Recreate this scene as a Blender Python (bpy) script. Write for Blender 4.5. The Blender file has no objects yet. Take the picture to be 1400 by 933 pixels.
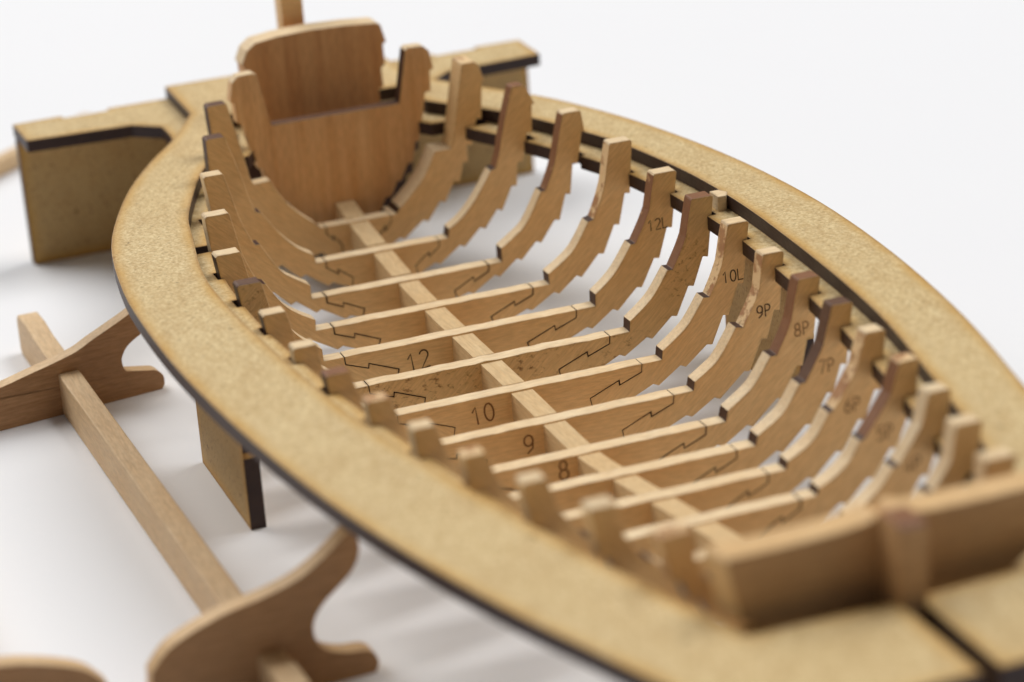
import bpy, math, random
from mathutils import Vector, Matrix
random.seed(7)
S = 0.015                     # one model unit (the rib spacing) is 15 mm
C = bpy.context.scene
COL = C.collection

# ------------------------------------------------------------------ camera
cam_d = bpy.data.cameras.new('camera'); cam = bpy.data.objects.new('camera', cam_d); COL.objects.link(cam)
EYE = Vector((26.889, -9.664, 10.518))
FWD = Vector((-0.875, 0.312, -0.370)).normalized()
RGT = Vector((0.360, 0.931, -0.066)); RGT = (RGT - FWD * RGT.dot(FWD)).normalized()
UP = RGT.cross(FWD)
M = Matrix((RGT, UP, -FWD)).transposed().to_4x4(); M.translation = EYE * S
cam.matrix_world = M
cam_d.sensor_width = 36; cam_d.lens = 3674.6 / 1400 * 36
cam_d.clip_start = 0.01; cam_d.clip_end = 60
cam_d.dof.use_dof = True
cam_d.dof.focus_distance = 31.8 * S
cam_d.dof.aperture_fstop = 12.8
cam_d.dof.aperture_blades = 7
C.camera = cam
C.render.resolution_x = 1024; C.render.resolution_y = 682

# ------------------------------------------------------------------ light
w = bpy.data.worlds.new('World'); C.world = w; w.use_nodes = True
bg = w.node_tree.nodes['Background']; bg.inputs[0].default_value = (0.93, 0.95, 1.0, 1); bg.inputs[1].default_value = 0.10
def area(name, loc, tgt, size, energy, col):
    l = bpy.data.lights.new(name, 'AREA'); l.shape = 'SQUARE'; l.size = size * S; l.energy = energy; l.color = col
    o = bpy.data.objects.new(name, l); COL.objects.link(o)
    d = (Vector(tgt) - Vector(loc)).normalized()
    o.matrix_world = Matrix.Translation(Vector(loc) * S) @ d.to_track_quat('-Z', 'Y').to_matrix().to_4x4()
    return o
area('softbox_lamp', (-235, -105, 262), (0, 0, 0), 300, 256.0, (1.0, 0.985, 0.965))
area('overhead_lamp', (-20, 130, 220), (0, 0, 0), 140, 84.0, (1.0, 0.99, 0.98))
C.view_settings.view_transform = 'Standard'; C.view_settings.look = 'None'
C.view_settings.exposure = 0.0; C.view_settings.gamma = 1.0
C.render.engine = 'CYCLES'
C.cycles.use_denoising = True
C.cycles.max_bounces = 8

# ------------------------------------------------------------------ materials
def lin(r, g, b):
    f = lambda c: ((c / 255 + .055) / 1.055) ** 2.4 if c > 10 else c / 255 / 12.92
    return (f(r), f(g), f(b), 1)
class NT:
    def __init__(s, name):
        s.m = bpy.data.materials.new(name); s.m.use_nodes = True; s.t = s.m.node_tree; s.n = s.t.nodes
        s.b = s.n['Principled BSDF']
        g = s.n.new('ShaderNodeTexCoord'); mp = s.n.new('ShaderNodeMapping'); mp.inputs['Scale'].default_value = (1/S,) * 3
        s.t.links.new(g.outputs['Object'], mp.inputs[0]); s.co = mp.outputs[0]
    def L(s, a, b): s.t.links.new(a, b)
    def mapping(s, scale, rot=(0, 0, 0), src=None):
        a = s.n.new('ShaderNodeMapping'); a.inputs['Rotation'].default_value = rot
        s.L(src or s.co, a.inputs[0])
        b = s.n.new('ShaderNodeMapping'); b.inputs['Scale'].default_value = scale; s.L(a.outputs[0], b.inputs[0]); return b.outputs[0]
    def noise(s, co, scale, detail=3, rough=.55, dist=0):
        n = s.n.new('ShaderNodeTexNoise'); n.inputs['Scale'].default_value = scale; n.inputs['Detail'].default_value = detail
        n.inputs['Roughness'].default_value = rough; n.inputs['Distortion'].default_value = dist; s.L(co, n.inputs['Vector']); return n.outputs['Fac']
    def ramp(s, fac, stops):
        r = s.n.new('ShaderNodeValToRGB'); e = r.color_ramp.elements
        while len(e) < len(stops): e.new(.5)
        for k, (p, c) in enumerate(stops):
            e[k].position = p; e[k].color = c if len(c) == 4 else (*c, 1)
        s.L(fac, r.inputs[0]); return r.outputs[0]
    def mix(s, fac, a, b, mode='MIX'):
        x = s.n.new('ShaderNodeMix'); x.data_type = 'RGBA'; x.blend_type = mode
        for i, v in ((0, fac), (6, a), (7, b)):
            if isinstance(v, (int, float)): x.inputs[i].default_value = v
            elif isinstance(v, tuple): x.inputs[i].default_value = v
            else: s.L(v, x.inputs[i])
        return x.outputs[2]
    def bump(s, fac, strength, dist=.02):
        b = s.n.new('ShaderNodeBump'); b.inputs['Strength'].default_value = strength; b.inputs['Distance'].default_value = dist * S
        s.L(fac, b.inputs['Height']); s.L(b.outputs[0], s.b.inputs['Normal'])
    def edge(s, radius):
        """1 close to an edge of the piece, 0 on its flat: where the laser scorched the board"""
        bv = s.n.new('ShaderNodeBevel'); bv.samples = 6; bv.inputs[0].default_value = radius * S
        g = s.n.new('ShaderNodeNewGeometry'); d = s.n.new('ShaderNodeVectorMath'); d.operation = 'DOT_PRODUCT'
        s.L(bv.outputs[0], d.inputs[0]); s.L(g.outputs['Normal'], d.inputs[1])
        r = s.n.new('ShaderNodeMapRange'); r.inputs[1].default_value = 1.0; r.inputs[2].default_value = .90
        r.inputs[3].default_value = 0; r.inputs[4].default_value = 1; s.L(d.outputs['Value'], r.inputs[0]); return r.outputs[0]
    def mul(s, a, b):
        m = s.n.new('ShaderNodeMath'); m.operation = 'MULTIPLY'; m.use_clamp = True
        for i, v in enumerate((a, b)):
            if isinstance(v, (int, float)): m.inputs[i].default_value = v
            else: s.L(v, m.inputs[i])
        return m.outputs[0]

def wood(name, base, dark, rot=(0, 0, 0), grain=(3, 1.0, 22), edge_burn=.35, flecks=.4, rough=.55, bump=.12, stain=None, streak=.5, amt=1.0):
    s = NT(name)
    gco = s.mapping(grain, rot)
    g = s.noise(gco, 1.3, 5, .62, .35)
    g2 = s.noise(s.mapping((grain[0] * 2, grain[1] * .6, grain[2] * 3.2), rot), 2.1, 3, .5)
    big = s.noise(s.co, .8, 2)
    c = s.mix(s.ramp(g, [(.34, (0, 0, 0)), (.68, (1, 1, 1))]), tuple(base), tuple(dark))
    if streak < 1: c = s.mix(streak, tuple(base), c)
    c = s.mix(s.mul(s.ramp(g2, [(.52, (0, 0, 0)), (.72, (1, 1, 1))]), .5 * flecks), c, tuple(x * .45 for x in dark[:3]) + (1,))
    c = s.mix(s.ramp(big, [(.3, (.0, .0, .0)), (.75, (.45, .45, .45))]), c, tuple((base[0] * .92, base[1] * .78, base[2] * .60)) + (1,))
    fib = s.noise(s.mapping((30, 6, 40), rot), 1.0, 2)
    c = s.mix(.2, c, s.ramp(fib, [(.35, (.25, .2, .15)), (.65, (1, 1, 1))]), 'MULTIPLY')
    if edge_burn:
        n = s.noise(s.co, 3.1, 3)
        c = s.mix(s.mul(s.mul(s.edge(.05), s.ramp(n, [(.42, (0, 0, 0)), (.62, (1, 1, 1))])), edge_burn), c, lin(92, 52, 20))
    if stain:
        n = s.noise(s.mapping((7, 8, 15), (.25, 0, 0)), 1.0, 5, .75)
        n2 = s.noise(s.co, 1.6, 2)
        c = s.mix(s.mul(s.ramp(n, [(.54, (0, 0, 0)), (.66, (.8, .8, .8))]), s.ramp(n2, [(.44, (0, 0, 0)), (.52, (1, 1, 1))])), c, stain)
    s.L(c, s.b.inputs['Base Color']); s.b.inputs['Roughness'].default_value = rough
    s.b.inputs['Specular IOR Level'].default_value = .3
    s.bump(s.noise(s.mapping((14, 5, 44), rot), 1.0, 4, .7), bump * 3, .02)
    return s.m
FACE = lin(246, 209, 152); FACE_D = lin(230, 184, 126)
PALE = lin(248, 226, 188); PALE_D = lin(232, 196, 146)
Q = math.radians
wood_floor = wood('beech_floor_face', FACE, FACE_D)
wood_right = wood('beech_futtock_face', FACE, FACE_D, (Q(-42), 0, 0))
wood_left = wood('beech_futtock_face_mirrored', FACE, FACE_D, (Q(42), 0, 0))
wood_stain = wood('beech_scorched_face', lin(240, 206, 150), lin(222, 182, 124), (Q(-42), 0, 0), stain=lin(122, 74, 26), bump=.3)
wood_vert = wood('planed_board_face', lin(226, 180, 128), lin(192, 138, 90), (Q(90), 0, 0), grain=(2, .3, 6), flecks=.3, streak=.85, bump=.06)
wood_vert2 = wood('streaked_bulkhead_face', lin(242, 202, 150), lin(210, 156, 104), (Q(90), 0, 0), grain=(2, .28, 5.5), flecks=.3, streak=.85, bump=.06)
wood_cut = wood('pale_sanded_edge', PALE, PALE_D, grain=(7, 2.5, 7), edge_burn=.6, flecks=.25, bump=.16)
wood_keel = wood('pale_keelson_wood', lin(228, 200, 154), lin(206, 168, 118), (0, 0, Q(90)), grain=(14, 1.4, 14), edge_burn=.15, bump=.12)
wood_bow = wood('shaded_brown_bow_timber', lin(208, 168, 122), lin(176, 134, 90), grain=(3, .7, 14), flecks=.6, amt=1)  # browner wood, its colour darkened further for the shaded bow front
wood_bow_edge = wood('brown_bow_timber_edge', lin(236, 200, 148), lin(214, 170, 116), grain=(7, 1.5, 7), edge_burn=.2)
wood_cradle = wood('brown_plywood_face', lin(186, 146, 106), lin(156, 116, 78), grain=(3, 1.2, 26), edge_burn=.1, streak=.8)
wood_cradle_edge = wood('plywood_edge', lin(232, 202, 160), lin(204, 166, 122), grain=(5, 1.5, 12), edge_burn=.15)
wood_beam = wood('pale_beam_wood', lin(232, 204, 164), lin(212, 174, 128), (0, 0, Q(90)), grain=(12, 1.2, 12), edge_burn=.1, flecks=.5)

def burnt(name, a, b, pale=None, amt=.0):
    s = NT(name)
    n = s.noise(s.mapping((5, 5, 5)), 1.0, 4, .65)
    c = s.mix(n, a, b)
    if pale:
        n2 = s.noise(s.mapping((4, 4, 4)), 1.0, 5, .7)
        c = s.mix(s.ramp(n2, [(amt, (0, 0, 0)), (amt + .08, (1, 1, 1))]), c, pale)
    s.L(c, s.b.inputs['Base Color']); s.b.inputs['Roughness'].default_value = .5
    s.b.inputs['Specular IOR Level'].default_value = .35
    s.bump(s.noise(s.mapping((9, 9, 26)), 1.0, 3), .3, .02)
    return s.m
char = burnt('laser_charred_edge', lin(50, 32, 26), lin(84, 58, 46), lin(132, 98, 70), .66)
char_red = burnt('red_brown_scorched_edge', lin(120, 80, 54), lin(156, 110, 76), lin(206, 162, 116), .62)
char_mix = burnt('half_sanded_edge', lin(150, 100, 66), lin(206, 158, 110), lin(240, 206, 156), .45)
char_gray = burnt('dark_plum_scorched_edge', lin(88, 62, 48), lin(118, 86, 64), lin(164, 126, 92), .70)

def mdf(name, A=(226, 201, 149), B=(236, 216, 170), k=1.0):
    s = NT(name)
    big = s.noise(s.co, .55, 3, .6)
    fine = s.noise(s.mapping((9, 9, 9)), 1.0, 4, .75)
    fib = s.noise(s.mapping((60, 14, 20), (0, 0, .6)), 1.0, 3, .6)
    fib2 = s.noise(s.mapping((14, 60, 20), (0, 0, 1.1)), 1.0, 3, .6)
    c = s.mix(big, lin(*A), lin(*B))
    micro = s.noise(s.mapping((26, 26, 26)), 1.0, 4, .7)
    c = s.mix(s.mul(s.ramp(micro, [(.40, (1, 1, 1)), (.58, (0, 0, 0))]), .60), c, lin(180, 146, 92))
    c = s.mix(s.mul(s.ramp(fine, [(.38, (1, 1, 1)), (.58, (0, 0, 0))]), .40), c, lin(190, 158, 104))
    c = s.mix(s.mul(s.ramp(fib, [(.57, (0, 0, 0)), (.66, (1, 1, 1))]), .75), c, lin(120, 90, 52))
    c = s.mix(s.mul(s.ramp(fib2, [(.60, (0, 0, 0)), (.70, (1, 1, 1))]), .4), c, lin(140, 110, 66))
    sc_ = s.noise(s.mapping((1.6, 2.6, 2), (0, 0, .5)), 1.0, 6, .75)
    c = s.mix(s.mul(s.ramp(sc_, [(.46, (0, 0, 0)), (.66, (1, 1, 1))]), .24), c, lin(168, 128, 72))
    spots = s.noise(s.mapping((5, 5, 5)), 1.0, 2)
    c = s.mix(s.mul(s.ramp(spots, [(.71, (0, 0, 0)), (.76, (1, 1, 1))]), .7), c, lin(104, 76, 40))
    ew = s.noise(s.co, 1.4, 4)
    c = s.mix(s.mul(s.edge(.30), s.ramp(ew, [(.30, (.35, .35, .35)), (.62, (1, 1, 1))])), c, lin(202, 156, 76))
    c = s.mix(s.mul(s.edge(.09), .7), c, lin(142, 94, 40))
    s.L(c, s.b.inputs['Base Color']); s.b.inputs['Roughness'].default_value = .6
    s.b.inputs['Specular IOR Level'].default_value = .3
    s.bump(micro, .2, .02)
    return s.m
mdf_face = mdf('pressed_fibreboard_face')
mdf_panel = mdf('shaded_fibreboard_face', (186, 156, 106), (200, 172, 122))  # copy of the fibreboard, colour darkened to stand for shade on the panels
mdf_edge = burnt('charred_fibreboard_edge', lin(40, 26, 24), lin(70, 50, 44), lin(98, 74, 58), .70)
ink = NT('engraved_ink'); ink.b.inputs['Base Color'].default_value = lin(52, 32, 18); ink.b.inputs['Roughness'].default_value = .8; ink = ink.m
ink_pale = NT('faint_engraving'); ink_pale.b.inputs['Base Color'].default_value = lin(132, 90, 52); ink_pale.b.inputs['Roughness'].default_value = .8; ink_pale = ink_pale.m
paper = NT('white_paper'); paper.L(paper.mix(paper.noise(paper.co, .12, 3), (.86, .865, .885, 1), (.885, .89, .905, 1)), paper.b.inputs['Base Color'])
vo = paper.n.new('ShaderNodeTexVoronoi'); vo.inputs['Scale'].default_value = .42; paper.L(paper.co, vo.inputs['Vector'])
pc = paper.mix(paper.noise(paper.co, .12, 3), (.86, .865, .885, 1), (.885, .89, .905, 1))
pc = paper.mix(paper.ramp(vo.outputs['Distance'], [(.010, (.8, .8, .8)), (.016, (0, 0, 0))]), pc, lin(120, 96, 70))
paper.L(pc, paper.b.inputs['Base Color'])
paper.bump(paper.noise(paper.mapping((5, 5, 5)), 1.0, 4, .6), .12, .03)
paper.b.inputs['Roughness'].default_value = .7; paper.b.inputs['Specular IOR Level'].default_value = .2; paper = paper.m

# ------------------------------------------------------------------ helpers
GZ = -2.2
def thing(name, loc, label, cat):
    o = bpy.data.objects.new(name, None); COL.objects.link(o); o.location = Vector(loc) * S
    o.empty_display_size = .02; o['label'] = label; o['category'] = cat; o['_l'] = loc
    return o
def make(name, verts, faces, fm, mats, parent, top, bevel=.010, label=None):
    """one mesh object; verts in scene units, stored relative to the thing's base"""
    me = bpy.data.meshes.new(name)
    L = Vector(top['_l']) if top is not None else Vector((0, 0, 0))
    me.from_pydata([((Vector(v) - L) * S)[:] for v in verts], [], faces)
    for m in mats: me.materials.append(m)
    for p, i in zip(me.polygons, fm): p.material_index = i
    me.update()
    o = bpy.data.objects.new(name, me); COL.objects.link(o)
    if parent is not None: o.parent = parent
    if bevel:
        b = o.modifiers.new('rounded_edges', 'BEVEL'); b.width = bevel * S; b.segments = 2; b.limit_method = 'ANGLE'; b.angle_limit = math.radians(35)
    if label: o['label'] = label
    return o
def area2(pts): return sum(a[0] * b[1] - b[0] * a[1] for a, b in zip(pts, pts[1:] + pts[:1]))
def prism(pts, seg, axis, a0, a1, fn=None):
    """extrude a closed 2-D outline; seg[i] = material of the side from pts[i] to pts[i+1]"""
    if area2(pts) < 0:
        n = len(pts); pts = pts[::-1]; seg = [seg[(n - 2 - i) % n] for i in range(n)]
    n = len(pts)
    def P(p, a):
        v = {'x': (a, p[0], p[1]), 'y': (p[0], a, p[1]), 'z': (p[0], p[1], a)}[axis]
        return fn(v) if fn else v
    V = [P(p, a0) for p in pts] + [P(p, a1) for p in pts]
    flip = (axis == 'y') ^ (a1 < a0)
    F = [tuple(range(n))[::-1], tuple(range(n, 2 * n))]; m = [0, 0]
    for i in range(n):
        j = (i + 1) % n; F.append((i, j, n + j, n + i)); m.append(seg[i])
    if flip: F = [f[::-1] for f in F]
    return V, F, m
def smooth(pts, k=4, closed=False):
    """Catmull-Rom through pts"""
    out = []; n = len(pts)
    for i in range(n if closed else n - 1):
        g = lambda j: Vector(pts[j % n] if closed else pts[max(0, min(n - 1, j))])
        a, b, c, d = g(i - 1), g(i), g(i + 1), g(i + 2)
        for q in range(k):
            t = q / k
            out.append(tuple(.5 * (2 * b + (c - a) * t + (2 * a - 5 * b + 4 * c - d) * t * t + (3 * b - a - 3 * c + d) * t ** 3)))
    if not closed: out.append(tuple(pts[-1]))
    return out
def box(x0, x1, y0, y1, z0, z1, fn=None):
    return prism([(x0, y0), (x1, y0), (x1, y1), (x0, y1)], [1] * 4, 'z', z0, z1, fn)

# ------------------------------------------------------------------ the setting
g = make('ground', [(-400, -300, GZ), (60, -300, GZ), (60, 300, GZ), (-400, 300, GZ)], [(0, 1, 2, 3)], [0], [paper], None, None, 0)
g['kind'] = 'structure'

def rib_tab(x): return {-6: 1.92, -5: 2.23, -4: 2.52, -3: 2.79, -2: 2.94, -1: 2.99, 0: 2.96, 1: 2.915, 2: 2.86, 3: 2.71, 4: 2.57, 5: 2.42, 6: 2.22, 7: 2.01, 8: 1.735}[x] + .0

# ------------------------------------------------------------------ the building jig
T = .18
jig = thing('building_jig', (0, 0, GZ), 'scorched yellow fibreboard jig, a wide oval ring on upright panels, clasping the boat ribs', 'jig')
OR_ = [(-9.71, 1.55), (-8.2, 1.62), (-7.3, 2.15), (-6.26, 2.79), (-5.42, 3.15), (-4.43, 3.47), (-3.34, 3.72), (-2.35, 3.88), (-1.34, 3.98), (-.27, 4.02), (.91, 3.98), (2.15, 3.87), (3.43, 3.69), (4.51, 3.48), (5.69, 3.20), (6.9, 2.94), (8.0, 2.68), (9.3, 2.34), (10.5, 1.98)]
OL_ = [(-9.71, -1.62), (-8.17, -1.63), (-7.13, -2.14), (-6.34, -2.64), (-5.3, -3.19), (-3.99, -3.69), (-2.95, -3.96), (-1.66, -4.13), (-.63, -4.18), (.6, -4.18), (1.66, -4.13), (2.9, -4.02), (4.16, -3.86), (5.23, -3.68), (6.34, -3.43), (7.19, -3.2), (7.97, -2.96), (8.64, -2.72), (9.32, -2.48), (10.5, -2.02)]
IR_ = [(-7.8, 1.32), (-6.9, 1.38), (-6.4, 1.72), (-5.8, 2.1), (-5.15, 2.41), (-4.0, 2.82), (-3.39, 2.96), (-2.3, 3.12), (-1.4, 3.18), (-.4, 3.18), (.6, 3.13), (1.5, 3.07), (2.5, 2.98), (3.6, 2.83), (4.97, 2.54), (6, 2.31), (7, 2.06), (8, 1.78), (8.92, 1.50), (9.08, 1.46), (9.1, .9), (9.12, .2)]
def plate_outline():
    o = [(-9.71, 1.6)] + smooth(OR_[1:], 3)
    inn = IR_[:2] + smooth(IR_[2:-4], 3) + IR_[-4:]
    pts = o + [(10.5, .085), (9.12, .085)]
    pts += inn[::-1]
    pts += [(x, -y + (.08 if x < -3 else .08 * max(0, (-1.5 - x) / 1.5))) for x, y in inn]
    pts += [(9.12, -.085), (10.5, -.085)]
    pts += smooth(OL_[1:], 3)[::-1] + [(-9.71, -1.6)]
    return pts
pts = plate_outline()
V, F, m = prism(pts, [1] * len(pts), 'z', -T, 0)
make('top_plate', V, F, m, [mdf_face, mdf_edge], jig, jig, .012)
# lower slotted plate: inner edge with a slot for every rib
LED = [(-6.9, 1.0), (-6.3, 1.35), (-6, 1.62), (-5.2, 2.0), (-4.09, 2.44), (-3.4, 2.66), (-2.63, 2.78), (-2.11, 2.84), (-1.3, 2.885), (-.5, 2.89), (.3, 2.86), (1, 2.80), (2, 2.72), (3, 2.59), (4, 2.43), (5, 2.25), (6, 2.04), (7, 1.80), (8, 1.5), (8.6, 1.3)]
def ylerp(tab, x):
    for (x0, a), (x1, b) in zip(tab, tab[1:]):
        if x0 <= x <= x1: return a + (b - a) * (x - x0) / (x1 - x0)
    return tab[0][1] if x < tab[0][0] else tab[-1][1]
def ledge_side(sgn):
    p = [(-6.9, ylerp(LED, -6.9))]
    for x in range(-6, 9):
        th = .40 if x == -6 else .22
        a, b = x - th, x + .015
        Y = rib_tab(x) + .02 * sgn + ({-4: .07, -3: .15}.get(x, 0) if sgn < 0 else 0)
        p += [(a, ylerp(LED, a)), (a, Y), (b, Y), (b, ylerp(LED, b))]
        if x < 8: p.append((x + .5, ylerp(LED, x + .5)))
    p.append((8.6, 1.3))
    return [(x, sgn * y - .02) for x, y in p]
def lower_outer(tab, sgn):
    return [(x, y - sgn * .45) for x, y in tab[3:]]
arm = [(-8.38, 2.0), (-8.7, 2.35), (-8.8, 3.81), (-9.7, 3.83), (-9.72, 3.12), (-9.6, 3.12), (-9.6, 2.48), (-9.72, 2.46), (-9.72, 1.9)]
ls_r = ledge_side(1); ls_l = ledge_side(-1)
pts = [(-7.9, 2.0)] + lower_outer(OR_, 1) + [(10.45, .085), (8.75, .085)] + ls_r[::-1] + [(-7.7, .95), (-7.7, -.99)] + ls_l + [(8.75, -.085), (10.45, -.085)] + lower_outer(OL_, -1)[::-1] + [(-7.9, -2.0)]
pts += [(x, -y) for x, y in arm] + [(x, y) for x, y in arm[::-1]]
V, F, m = prism(pts, [1] * len(pts), 'z', -2 * T, -T - .002)
make('slotted_plate', V, F, m, [mdf_face, mdf_edge], jig, jig, .010)
def panel(axis, u0, u1, a0, a1):
    p = [(u0, GZ), (u1, GZ), (u1, -2 * T - .003), (u0, -2 * T - .003)]
    if axis == 'y':   # runs along x at constant y; its end edge carries a pale unburnt tab bridge
        p = [(u0, GZ), (u1, GZ), (u1, -1.34), (u1 + .012, -1.34), (u1 + .012, -1.27), (u1, -1.27), (u1, -2 * T - .003), (u0, -2 * T - .003)]
        seg = [1, 1, 0, 0, 0, 1, 1, 1]
    else: seg = [1] * 4
    V, F, m = prism(p, seg, axis, a0, a1)
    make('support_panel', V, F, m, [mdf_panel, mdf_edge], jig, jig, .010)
panel('x', -3.84, 3.84, -9.60, -9.42)
panel('y', -1.48, .59, -3.49, -3.31)
panel('y', -1.48, .59, 3.28, 3.46)
panel('x', -1.9, 1.9, 9.6, 9.78)
V, F, m = prism([(-1.30, 3.05), (-1.05, 3.05), (-1.05, 3.16), (-1.17, 3.24), (-1.30, 3.17)], [0] * 5, 'z', -.185, .006)
make('wedge_chip', V, F, m, [wood_cut], jig, jig, .01, 'pale wedge jammed against the inner edge of the plate')

# ------------------------------------------------------------------ the boat skeleton
boat = thing('boat_skeleton', (0, 0, GZ), 'unplanked wooden model boat hull of curved ribs, keelson and transom set in the yellow jig', 'model boat')
# station tables at known ribs (y, z): I = inner line, S = outer plank steps
ST = {
 -6: dict(zt=.70, yi=1.63, yo=1.90, I=[(1.45,-.22),(1.39,-.45),(1.16,-.44),(1.0,-.74),(.80,-.97),(.60,-1.15)], wf=.54, zf=-1.22, S=[(1.94,.40),(1.85,-.10),(1.68,-.45),(1.62,-.68),(1.46,-.95),(1.24,-1.19),(.97,-1.41),(.62,-1.60)], zk=-1.86),
 -5: dict(zt=.575, yi=1.945, yo=2.20, I=[(1.76,-.1),(1.65,-.49),(1.58,-.51),(1.36,-.84),(1.14,-1.08),(.94,-1.21)], wf=.92, zf=-1.33, S=[(2.25,.28),(2.19,-.10),(2.03,-.48),(1.92,-.79),(1.69,-1.09),(1.44,-1.31),(1.14,-1.50),(.78,-1.68)], zk=-1.93),
 -4: dict(zt=.42, yi=2.25, yo=2.51, I=[(2.12,-.15),(1.95,-.57),(1.89,-.57),(1.66,-.96),(1.50,-1.10),(1.29,-1.24)], wf=1.29, zf=-1.425, S=[(2.54,.13),(2.41,-.28),(2.29,-.68),(2.11,-1.0),(1.84,-1.27),(1.55,-1.46),(1.23,-1.62),(.86,-1.78)], zk=-2.0),
 -3: dict(zt=.25, yi=2.47, yo=2.78, I=[(2.38,-.25),(2.20,-.71),(2.12,-.73),(1.93,-1.03),(1.75,-1.19),(1.54,-1.32)], wf=1.55, zf=-1.46, S=[(2.82,.0),(2.71,-.45),(2.54,-.84),(2.31,-1.19),(1.99,-1.45),(1.67,-1.62),(1.28,-1.76),(.86,-1.88)], zk=-2.04),
 -2: dict(zt=.10, yi=2.63, yo=2.94, I=[(2.55,-.33),(2.34,-.75),(2.28,-.75),(2.08,-1.04),(1.93,-1.19),(1.77,-1.31)], wf=1.765, zf=-1.465, S=[(2.955,-.12),(2.83,-.64),(2.64,-1.0),(2.39,-1.34),(2.06,-1.58),(1.70,-1.75),(1.28,-1.88),(.84,-1.98)], zk=-2.07),
 0: dict(zt=.04, yi=2.685, yo=2.96, I=[(2.60,-.41),(2.42,-.81),(2.34,-.80),(2.14,-1.09),(1.95,-1.25),(1.79,-1.36)], wf=1.775, zf=-1.47, S=[(2.985,-.16),(2.85,-.73),(2.64,-1.08),(2.42,-1.41),(2.07,-1.63),(1.71,-1.79),(1.28,-1.92),(.84,-2.01)], zk=-2.09),
 1: dict(zt=-.01, yi=2.645, yo=2.915, I=[(2.59,-.42),(2.37,-.84),(2.28,-.82),(2.06,-1.15),(1.90,-1.28),(1.74,-1.38)], wf=1.72, zf=-1.485, S=[(2.945,-.18),(2.82,-.72),(2.66,-1.05),(2.42,-1.39),(2.04,-1.66),(1.68,-1.80),(1.25,-1.93),(.80,-2.01)], zk=-2.09),
 2: dict(zt=.025, yi=2.585, yo=2.86, I=[(2.49,-.42),(2.30,-.81),(2.22,-.81),(2.02,-1.10),(1.86,-1.23),(1.68,-1.35)], wf=1.65, zf=-1.475, S=[(2.88,-.15),(2.75,-.71),(2.60,-1.0),(2.34,-1.35),(1.97,-1.60),(1.60,-1.76),(1.18,-1.89),(.75,-1.98)], zk=-2.06),
 5: dict(zt=.20, yi=2.19, yo=2.42, I=[(2.10,-.10),(1.80,-.54),(1.74,-.56),(1.62,-.75),(1.46,-.88),(1.27,-.97)], wf=1.25, zf=-1.045, S=[(2.44,.0),(2.34,-.42),(2.14,-.73),(1.88,-1.00),(1.56,-1.22),(1.22,-1.37),(.88,-1.48),(.52,-1.58)], zk=-1.68),
 8: dict(zt=.49, yi=1.42, yo=1.735, I=[(1.40,.15),(1.28,-.05),(1.20,-.07),(1.03,-.20),(.84,-.34),(.66,-.48)], wf=.62, zf=-.60, S=[(1.74,.30),(1.62,.02),(1.46,-.20),(1.27,-.40),(1.05,-.57),(.80,-.71),(.55,-.83),(.32,-.93)], zk=-1.05),
}
KS = sorted(ST)
def flat(d): return [d['zt'], d['yi'], d['yo'], d['wf'], d['zf'], d['zk']] + [c for p in d['I'] for c in p] + [c for p in d['S'] for c in p]
def station(x):
    if x in ST: v = flat(ST[x])
    else:
        for i in range(len(KS) - 1):
            if KS[i] < x < KS[i + 1]: break
        x1, x2 = KS[i], KS[i + 1]; a = flat(ST[x1]); b = flat(ST[x2])
        p = flat(ST[KS[max(i - 1, 0)]]); q = flat(ST[KS[min(i + 2, len(KS) - 1)]]); x0 = KS[max(i - 1, 0)]; x3 = KS[min(i + 2, len(KS) - 1)]
        t = (x - x1) / (x2 - x1); h = x2 - x1; v = []
        for P0, A, B, Q3 in zip(p, a, b, q):
            m1 = (B - P0) / (x2 - x0) * h; m2 = (Q3 - A) / (x3 - x1) * h
            v.append((2*t**3-3*t*t+1)*A + (t**3-2*t*t+t)*m1 + (-2*t**3+3*t*t)*B + (t**3-t*t)*m2)
    zt, yi, yo, wf, zf, zk = v[:6]; r = v[6:]
    I = [(r[2*i], r[2*i+1]) for i in range(6)]; S_ = [(r[12+2*i], r[13+2*i]) for i in range(8)]
    return zt, yi, yo, wf, zf, zk, I, S_
# per rib: cap material and upper inner edge material, right and left (1 sanded, 2 charred, 3 red-brown, 4 mixed, 5 plum)
EDGE = {-6: (4, 0, 5, 1), -5: (3, 3, 5, 1), -4: (1, 3, 1, 1), -3: (1, 4, 1, 1), -2: (1, 3, 1, 1), -1: (3, 3, 5, 1), 0: (1, 4, 1, 1), 1: (1, 4, 1, 1),
        2: (3, 3, 3, 3), 3: (5, 5, 4, 1), 4: (1, 4, 1, 1), 5: (4, 3, 4, 4), 6: (1, 1, 1, 1), 7: (1, 1, 1, 4), 8: (1, 1, 4, 4)}
def outer_line(x, zt, yo, S_):
    """plank lands: from the head of the rib down to the keel, (y, z) going down"""
    o = [(yo, zt)]
    for k, (y, z) in enumerate(S_):
        if k == 0 and x > -4: continue
        s = .03 if k == 0 else .058
        nx = S_[k + 1] if k + 1 < len(S_) else (0, z - .05)
        jx = random.uniform(-.007, .007); jz = random.uniform(-.008, .008)
        o += [(y + .012 + jx, z + jz), (y - s + jx, z + (.014 if k < 4 else .034) + jz)]
    return o
def offset(P, d):
    out = []
    for i, p in enumerate(P):
        ns = []
        if i > 0: t = (Vector(p) - Vector(P[i - 1])).normalized(); ns.append(Vector((t[1], -t[0])))
        if i < len(P) - 1: t = (Vector(P[i + 1]) - Vector(p)).normalized(); ns.append(Vector((t[1], -t[0])))
        n = sum(ns, Vector((0, 0))); n = n / max(n.length_squared, .3) * (len(ns) if len(ns) == 1 else 2) / (1 if len(ns) == 1 else 1)
        q = Vector(p) + n * d
        out.append((q[0], P[0][1] if i == 0 else q[1]))
    return out
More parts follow.
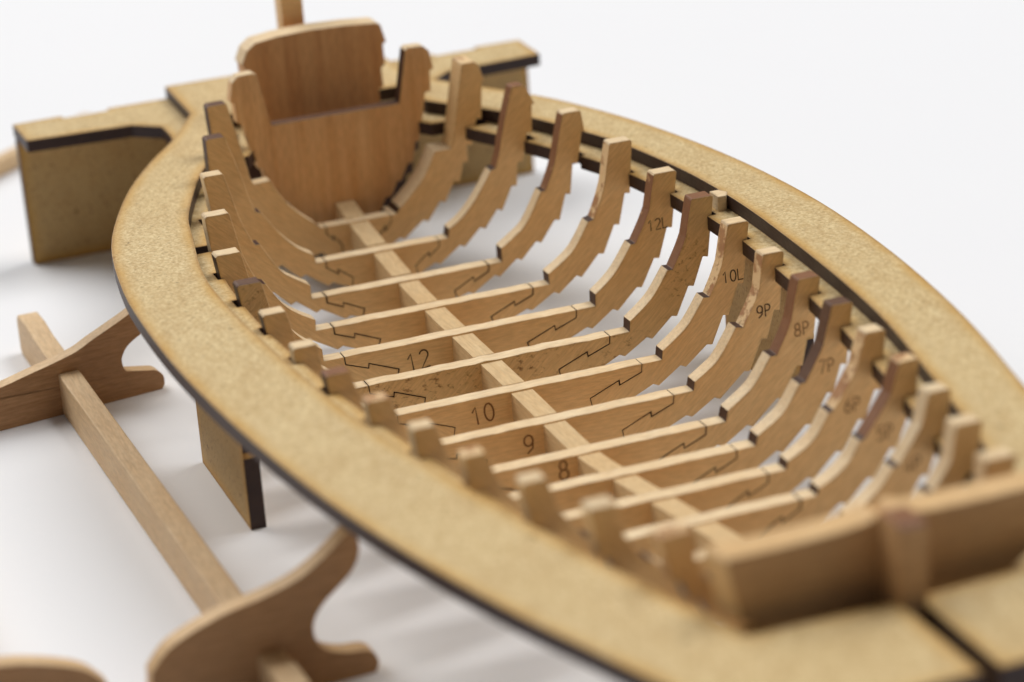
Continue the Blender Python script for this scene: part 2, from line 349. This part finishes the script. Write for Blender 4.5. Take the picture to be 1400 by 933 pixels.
def ragged(P, sg, ok, step=.13, amp=.004):
    o, s2 = [], []
    for i, p in enumerate(P):
        q = P[(i + 1) % len(P)]; o.append(p); s2.append(sg[i])
        L_ = math.hypot(q[0] - p[0], q[1] - p[1])
        if sg[i] in ok and L_ > step * 1.5:
            n = int(L_ / step)
            for k in range(1, n):
                t = k / n; nx, ny = -(q[1] - p[1]) / L_, (q[0] - p[0]) / L_; j = random.uniform(-amp, amp)
                o.append((p[0] + (q[0] - p[0]) * t + nx * j, p[1] + (q[1] - p[1]) * t + ny * j)); s2.append(sg[i])
    return o, s2
def rib(x, number=None):
    zt, yi, yo, wf, zf, zk, I, S_ = station(x)
    th = .20; fth = .38 if x == -6 else .20
    J = [random.uniform(-.01, .01) for _ in range(8)]
    out = outer_line(x, zt, yo, S_)
    ycut = .5 * wf
    # where the scarf leaves the bottom edge
    for (a, b) in zip(out, out[1:] + [(.1, zk)]):
        if a[0] >= ycut > b[0]:
            zc = a[1] + (b[1] - a[1]) * (a[0] - ycut) / (a[0] - b[0]); ic = out.index(a); break
    d = min(1, (zf - zc) / .42)
    sc = [(.855 * wf, zf), (.85 * wf, zf - .10 * d), (.69 * wf, zf - .205 * d), (.685 * wf, zf - .145 * d), (.475 * wf, zf - .295 * d), (ycut, zc)]
    low = [p for p in out[ic + 1:]] + [(.1, zk)]
    # floor timber: mirrored halves
    half = offset(sc, .0048) + low
    fl = half + [(-y, z) for y, z in half[::-1]]
    n = len(half)
    seg = []
    for k in range(len(fl)):
        a, b = fl[k], fl[(k + 1) % len(fl)]
        seg.append(1 if (k == len(fl) - 1) else 2)
    face = wood_stain if x == -1 else wood_floor
    fl, seg = ragged(fl, seg, (1,), amp=.009 if x == -1 else .004)
    V, F, m = prism(fl, seg, 'x', x - th, x)
    r = make('rib', V, F, m, [face, wood_cut, char], boat, boat, .007)
    if x == -1: r['label'] = 'rib with rough scorched stains on its face'
    capR, inR, capL, inL = EDGE[x]
    for sgn in (1, -1):
        cap, inn = (capR, inR) if sgn > 0 else (capL, inL)
        kn = I[0]; hd = (kn[0] * .9 + yi * .1, kn[1] * .9 + zt * .1)
        up = [(yi, zt)] + [(yi + (hd[0] - yi) * q, zt + (hd[1] - zt) * q) for q in (.5, 1)] + smooth([(kn[0] - .008, kn[1] - .03), ((kn[0] + I[1][0]) / 2 + .012, (kn[1] + I[1][1]) / 2), I[1]], 3)
        lo = smooth([I[2], I[3], I[4], I[5]], 4)
        pts = [(yo - .0, zt)] if False else []
        c = .025
        pts = [(yo - c, zt), (yi + c * .6, zt)]; sg = [cap, cap]
        pts.append((yi, zt - c)); sg.append(inn)
        for p in up[1:]: pts.append(p); sg.append(inn)
        sg[-1] = 1 if x in (-6, -7) else 2
        for k, p in enumerate(lo): pts.append(p); sg.append(1)
        sg[-1] = 2
        pts.append((wf, zf)); sg.append(1)
        for p in offset(sc, -.0048): pts.append(p); sg.append(2)
        sg[-1] = 2
        tail = out[1:ic + 1][::-1]
        if sgn < 0 and x <= -4: tail = tail[:-2]
        for p in tail: pts.append(p); sg.append(2)
        if sgn < 0 and x in (-4, -3, 1, 3, 4, 5, 6, 7, 8): sg[-1] = 4 if x > 4 else 1
        pts.append((yo, zt - c)); sg.append(cap)
        if x in (-5, -6) and sgn > 0:      # rounded heads at the stern
            i0 = len(pts) - 1; pts[0] = (yo - .09, zt + .0); pts[i0] = (yo - .015, zt - .10)
            pts.append((yo - .04, zt - .04)); sg.append(cap)
        pts, sg = ragged(pts, sg, (1, 3, 4, 5), amp=.006 if x == -1 else .003)
        if sgn < 0: pts = [(-y, z) for y, z in pts]
        V, F, m = prism(pts, sg, 'x', x - (fth if sgn > 0 else th), x + (.002 if sgn > 0 else .001))
        # small hand-made wander of each futtock
        V = [(a - abs(J[0]) * .25, b + J[1] * .5 * sgn, c_) for a, b, c_ in V]
        fm_ = (wood_stain if x == -1 else (wood_right if sgn > 0 else wood_left))
        make('futtock', V, F, m, [fm_, wood_cut, char, char_red, char_mix, char_gray], r, boat, .009)
    return r
# stroke font for the engraved numbers: polylines in a 0..0.6 x 0..1 cell
def arc(cx, cy, rx, ry, a0, a1, n=10):
    return [(cx + rx * math.cos(math.radians(a0 + (a1 - a0) * k / n)), cy + ry * math.sin(math.radians(a0 + (a1 - a0) * k / n))) for k in range(n + 1)]
GL = {'0': [arc(.28, .5, .25, .5, 90, 450, 18)], '1': [[(.02, .74), (.24, 1.0), (.24, 0)]],
      '2': [arc(.27, .74, .24, .26, 160, -30) + [(.04, 0), (.52, 0)]],
      '4': [[(.40, 0), (.40, 1), (.02, .32), (.54, .32)]],
      '5': [[(.50, 1), (.10, 1), (.06, .56)] + arc(.26, .32, .24, .32, 120, -150)],
      '6': [arc(.27, .30, .23, .30, 90, 450, 14), [(.44, .98), (.16, .68), (.05, .36)]],
      '7': [[(.03, 1), (.52, 1), (.18, 0)]],
      '8': [arc(.27, .75, .19, .25, 90, 450, 14), arc(.27, .26, .24, .26, 90, 450, 14)],
      '9': [arc(.28, .70, .24, .30, 0, 360, 14), [(.52, .70), (.46, .25), (.14, 0)]],
      'L': [[(.06, 1), (.06, 0), (.52, 0)]], 'P': [[(.08, 0), (.08, 1)] + arc(.26, .74, .24, .26, 90, -90) + [(.08, .48)]]}
def mark(text, x, yc, zc, h, parent, mat, slant=0, sw=.10):
    V, F = [], []
    wd = len(text) * .66 - .1; x0 = x + .0035
    for k, ch in enumerate(text):
        for li, line in enumerate(GL[ch]):
            x0 += .0003
            P = [((u + k * .66 - wd / 2) * h, (v - .5) * h) for u, v in line]
            P = [(yc + u * math.cos(slant) - v * math.sin(slant), zc + u * math.sin(slant) + v * math.cos(slant)) for u, v in P]
            hw = sw * h / 2; n = len(P); b = len(V)
            for i, p in enumerate(P):
                a = Vector(P[max(i - 1, 0)]); c = Vector(P[min(i + 1, n - 1)])
                if 0 < i < n - 1:
                    d1 = (Vector(p) - a).normalized(); d2 = (c - Vector(p)).normalized(); t = d1 + d2
                    t = t.normalized() if t.length > .3 else d2
                else: t = (c - a).normalized()
                nn = Vector((-t[1], t[0])) * hw
                V += [(x0, p[0] + nn[0], p[1] + nn[1]), (x0, p[0] - nn[0], p[1] - nn[1])]
            for i in range(n - 1):
                F.append((b + 2 * i, b + 2 * i + 1, b + 2 * i + 3, b + 2 * i + 2))
    return make('number_mark', V, F, [0] * len(F), [mat], parent, boat, 0)
ribs = {}
for x in range(-6, 9): ribs[x] = rib(x)
mark('12', -2, -.58, -1.70, .23, ribs[-2], ink, .12, .075)
mark('10', 0, -.49, -1.67, .22, ribs[0], ink_pale, .12, .10)
mark('9', 1, -.32, -1.70, .22, ribs[1], ink_pale, .08)
mark('8', 2, -.30, -1.62, .22, ribs[2], ink_pale, .05)
for t, x, y, z, h, mt in [('12L', -2, 2.655, -.55, .14, ink), ('10L', 0, 2.725, -.60, .14, ink), ('9P', 1, 2.63, -.69, .145, ink), ('8P', 2, 2.61, -.56, .15, ink_pale),
                          ('7P', 3, 2.40, -.60, .15, ink_pale), ('6P', 4, 2.18, -.63, .15, ink_pale), ('5P', 5, 2.02, -.52, .15, ink_pale), ('4P', 6, 1.78, -.42, .15, ink_pale)]:
    mark(t, x, y, z, h, ribs[x], mt, .05, .105)
# keelson: a long square strip bent along the floor timbers
kx = [-6.58, -6, -5, -4, -3, -2, -1, 0, 1, 2, 3, 4, 5, 6, 7, 8, 8.52]
kz = []
for x in kx:
    xs = max(-6, min(8, x)); z = station(int(xs))[4] if xs == int(xs) else station(xs)[4]
    if x < -6: z += .13
    if x > 8: z += .14
    kz.append(z - .02)
top = []
for p in smooth(list(zip(kx, kz)), 4):
    top.append(p)
    fr_ = p[0] - round(p[0])
    if abs(fr_ + .25) < .03 and -6.3 < p[0] < 8:
        top += [(p[0] + .012, p[1] - .07), (p[0] + .035, p[1] - .07), (p[0] + .045, p[1])]
pts = top + [(x, z - .34) for x, z in top[::-1]]
V, F, m = prism(pts, [1] * len(pts), 'y', -.135, .135)
make('keelson', V, F, m, [wood_keel, wood_keel], boat, boat, .008)
# keel plank under the ribs
kk = [(x, station(x)[5] + .05) for x in range(-6, 9)]
pts = [(-8.0, -1.35)] + kk + [(9.1, -.5), (9.2, -.62), (8.6, -1.05)] + [(x, max(z - .22, GZ + .01)) for x, z in kk[::-1]] + [(-8.0, -2.1)]
V, F, m = prism(pts, [1] * len(pts), 'y', -.1, .1)
make('keel', V, F, m, [wood_floor, char], boat, boat, .008)
# stem post
V, F, m = prism([(8.62, -.75), (9.0, -.72), (9.25, -.2), (9.25, .70), (9.19, .74), (8.9, .74), (8.62, .5)], [1, 1, 1, 2, 2, 1, 1], 'y', -.125, .14)
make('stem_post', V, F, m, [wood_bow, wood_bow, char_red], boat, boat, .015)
# bow crosspiece: slotted over the stem
bt = [(-1.34, .005), (-1.40, .25), (-1.46, .56), (-1.43, .60), (-.9, .595), (-.4, .61), (-.2, .635), (-.12, .67), (-.06, .65), (-.02, .58)]
half = bt
pts = half + [(.02, .58), (.06, .65), (.12, .67), (.2, .635), (.4, .61), (.9, .60), (1.43, .605), (1.46, .56), (1.40, .25), (1.34, .005), (.5, -.55), (-.5, -.55)]
V, F, m = prism(pts, [1] * len(pts), 'x', 8.52, 8.85, lambda v: (v[0], v[1] * (1.035 + (8.85 - v[0]) * .16), v[2]))
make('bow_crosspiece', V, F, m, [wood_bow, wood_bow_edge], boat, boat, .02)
# transom bulkhead with two horns
hr = [(0, .12), (.90, .12), (1.04, .84), (1.09, .87), (1.30, .86), (1.385, .78), (1.43, .52), (1.375, .50), (1.37, .22), (1.28, .20), (1.24, -.05), (1.14, -.46), (1.09, -.46), (1.03, -.74), (.95, -.76), (.84, -.98), (.78, -.98), (.69, -1.17), (.60, -1.18), (.48, -1.40), (.40, -1.40), (.1, -1.75)]
sg = [3, 2, 1, 1, 1] + [2] * (len(hr) - 5)
pts = hr[1:] + [(-y, z) for y, z in hr[1:][::-1]]
seg = sg[1:] + [2] + sg[1:][::-1]; seg = seg[:len(pts) - 1] + [3]; seg[-1] = 3
seg = (sg[1:-1] + [2] + [0 if q == 2 and i < 18 else q for i, q in enumerate(sg[1:-1][::-1])] + [3])[:len(pts)]
V, F, m = prism(pts, seg, 'x', -6.80, -6.60)
make('transom_bulkhead', V, F, m, [wood_vert2, wood_cut, char, char_gray], boat, boat, .012)
back = [(1.30, -.42), (1.27, -.72), (1.19, -.74), (1.16, -1.04), (1.06, -1.06), (1.02, -1.36), (.90, -1.38), (.84, -1.6), (.3, -1.78)]
pts = back + [(-y, z) for y, z in back[::-1]]
V, F, m = prism(pts, [2] * len(pts), 'x', -7.30, -7.05)
make('transom_backing', V, F, m, [char, char, char], boat, boat, .01)
# raised transom board behind it
tr = [(.88, -.05), (.87, .11), (.95, .13), (.94, .40), (1.0, .43), (1.0, .72), (1.05, .75), (.99, 1.0), (.93, 1.03), (.5, 1.065)]
pts = tr + [(0, 1.08)] + [(-y, z) for y, z in [(.5, 1.06), (.80, 1.02), (.93, .93), (1.02, .74), (.99, .72), (.98, .43), (.94, .40), (.94, .13), (.88, .10), (.88, -.05)]] + [(-.6, -.95), (.6, -.95)]
seg = [2] * 6 + [2] + [1] * 7 + [0] * 30; seg = seg[:len(pts)]
V, F, m = prism(pts, seg, 'x', -7.82, -7.44, lambda v: (v[0] + .0 - (v[2]) * .06, v[1] + .02, v[2]))
make('transom_board', V, F, m, [wood_vert, wood_cut, char], boat, boat, .012)
V, F, m = box(-8.45, -8.12, -.20, .115, -1.6, 2.3)
make('stern_post', V, F, m, [wood_floor, wood_floor], boat, boat, .02)

# ------------------------------------------------------------------ the cradle on the table
cr = thing('display_cradle', (.3, -5.2, GZ), 'low brown plywood display cradle with curved arms and a long pale rail beside the jig', 'stand')
# right half of a cradle board: (distance from foot tip along the board, height)
H = [(-2.20, .60), (-2.02, .80), (-1.75, .93), (-1.40, 1.04), (-1.05, 1.10), (-.68, 1.20), (-.40, 1.36), (-.17, 1.54), (-.10, 1.56), (-.04, 1.50), (-.03, 1.33), (-.12, 1.15), (-.27, 1.02), (-.46, .86), (-.56, .69), (-.55, .51), (-.46, .38), (-.26, .30), (-.07, .275), (.03, .21), (.07, .10), (.03, 0)]
def cradle_board(px, py, ang, thick, hs=1.0, shape=H):
    c0 = -2.41
    r = smooth(shape[:-1], 3) + [shape[-1]]
    r = [(u - c0, z * hs) for u, z in r]
    pts = [(.16, .25), (.2, .45)] + r
    full = pts + [(-u, z) for u, z in pts[::-1]]
    ca, sa = math.cos(ang), math.sin(ang)
    def fn(v):   # local: x thickness, y along, z height
        u = v[1] + c0
        return (px + v[0] * ca - u * sa, py + v[0] * sa + u * ca, GZ + v[2])
    V, F, m = prism(full, [1] * len(full), 'x', -thick, 0, fn)
    make('cradle_board', V, F, m, [wood_cradle, wood_cradle_edge], cr, cr, .015)
    return fn
# rear board outline is lower: its own traced arm
H1 = [(-2.70, .42), (-2.45, .50), (-2.00, .56), (-1.66, .63), (-1.36, .69), (-1.03, .77), (-.83, .86), (-.61, .95), (-.35, 1.06), (-.12, 1.17), (-.04, 1.18), (.0, 1.08), (-.04, .95), (-.16, .80), (-.25, .75), (-.37, .67), (-.44, .57), (-.46, .49), (-.43, .37), (-.33, .335), (-.14, .295), (-.02, .26), (.055, .17), (.06, .06), (.02, 0)]
H1 = H1
cradle_board(-3.93, -3.37, math.radians(8), .20, 1.0, H1)
cradle_board(4.33, -3.30, math.radians(2), .22, 1.0, H)
def stringer(p0, p1, wd, h, notch=True):
    p0 = Vector(p0); p1 = Vector(p1); d = (p1 - p0); L = d.length; d.normalize(); nrm = Vector((-d[1], d[0], 0))
    def fn(v): q = p0 + d * v[0] + nrm * v[1]; return (q[0], q[1], v[2] + GZ)
    o = [(0, .06), (.05, 0), (L - .05, 0), (L, .06), (L, h - .08), (L - .08, h), (L - .55, h), (L - .60, h - .05), (.95, h - .02), (.55, h + .02), (.08, h), (0, h - .08)]
    V, F, m = prism(o, [1] * len(o), 'y', -wd / 2, wd / 2, fn)
    return make('cradle_rail', V, F, m, [wood_beam, wood_beam], cr, cr, .02)
stringer((-6.1, -4.57, 0), (5.3, -4.30, 0), .27, .56)
stringer((-6.2, -7.0, 0), (5.4, -6.9, 0), .27, .50)

# ------------------------------------------------------------------ a stick behind
st = thing('wooden_stick', (-14, -3.3, GZ), 'plain pale wooden stick lying on the table behind the jig', 'stick')
a = Vector((-13.0, -4.6, 0)); b = Vector((-15.6, -1.6, 0)); d = (b - a).normalized(); nrm = Vector((-d[1], d[0], 0)); Ls = (b - a).length
def fn(v): q = a + d * v[0] + nrm * v[1]; return (q[0], q[1], GZ + v[2])
V, F, m = prism([(0, .005), (Ls, .005), (Ls, .27), (0, .27)], [1] * 4, 'y', -.15, .15, fn)
make('shaft', V, F, m, [wood_beam, wood_beam], st, st, .06)

for o in C.objects:
    if '_l' in o: del o['_l']
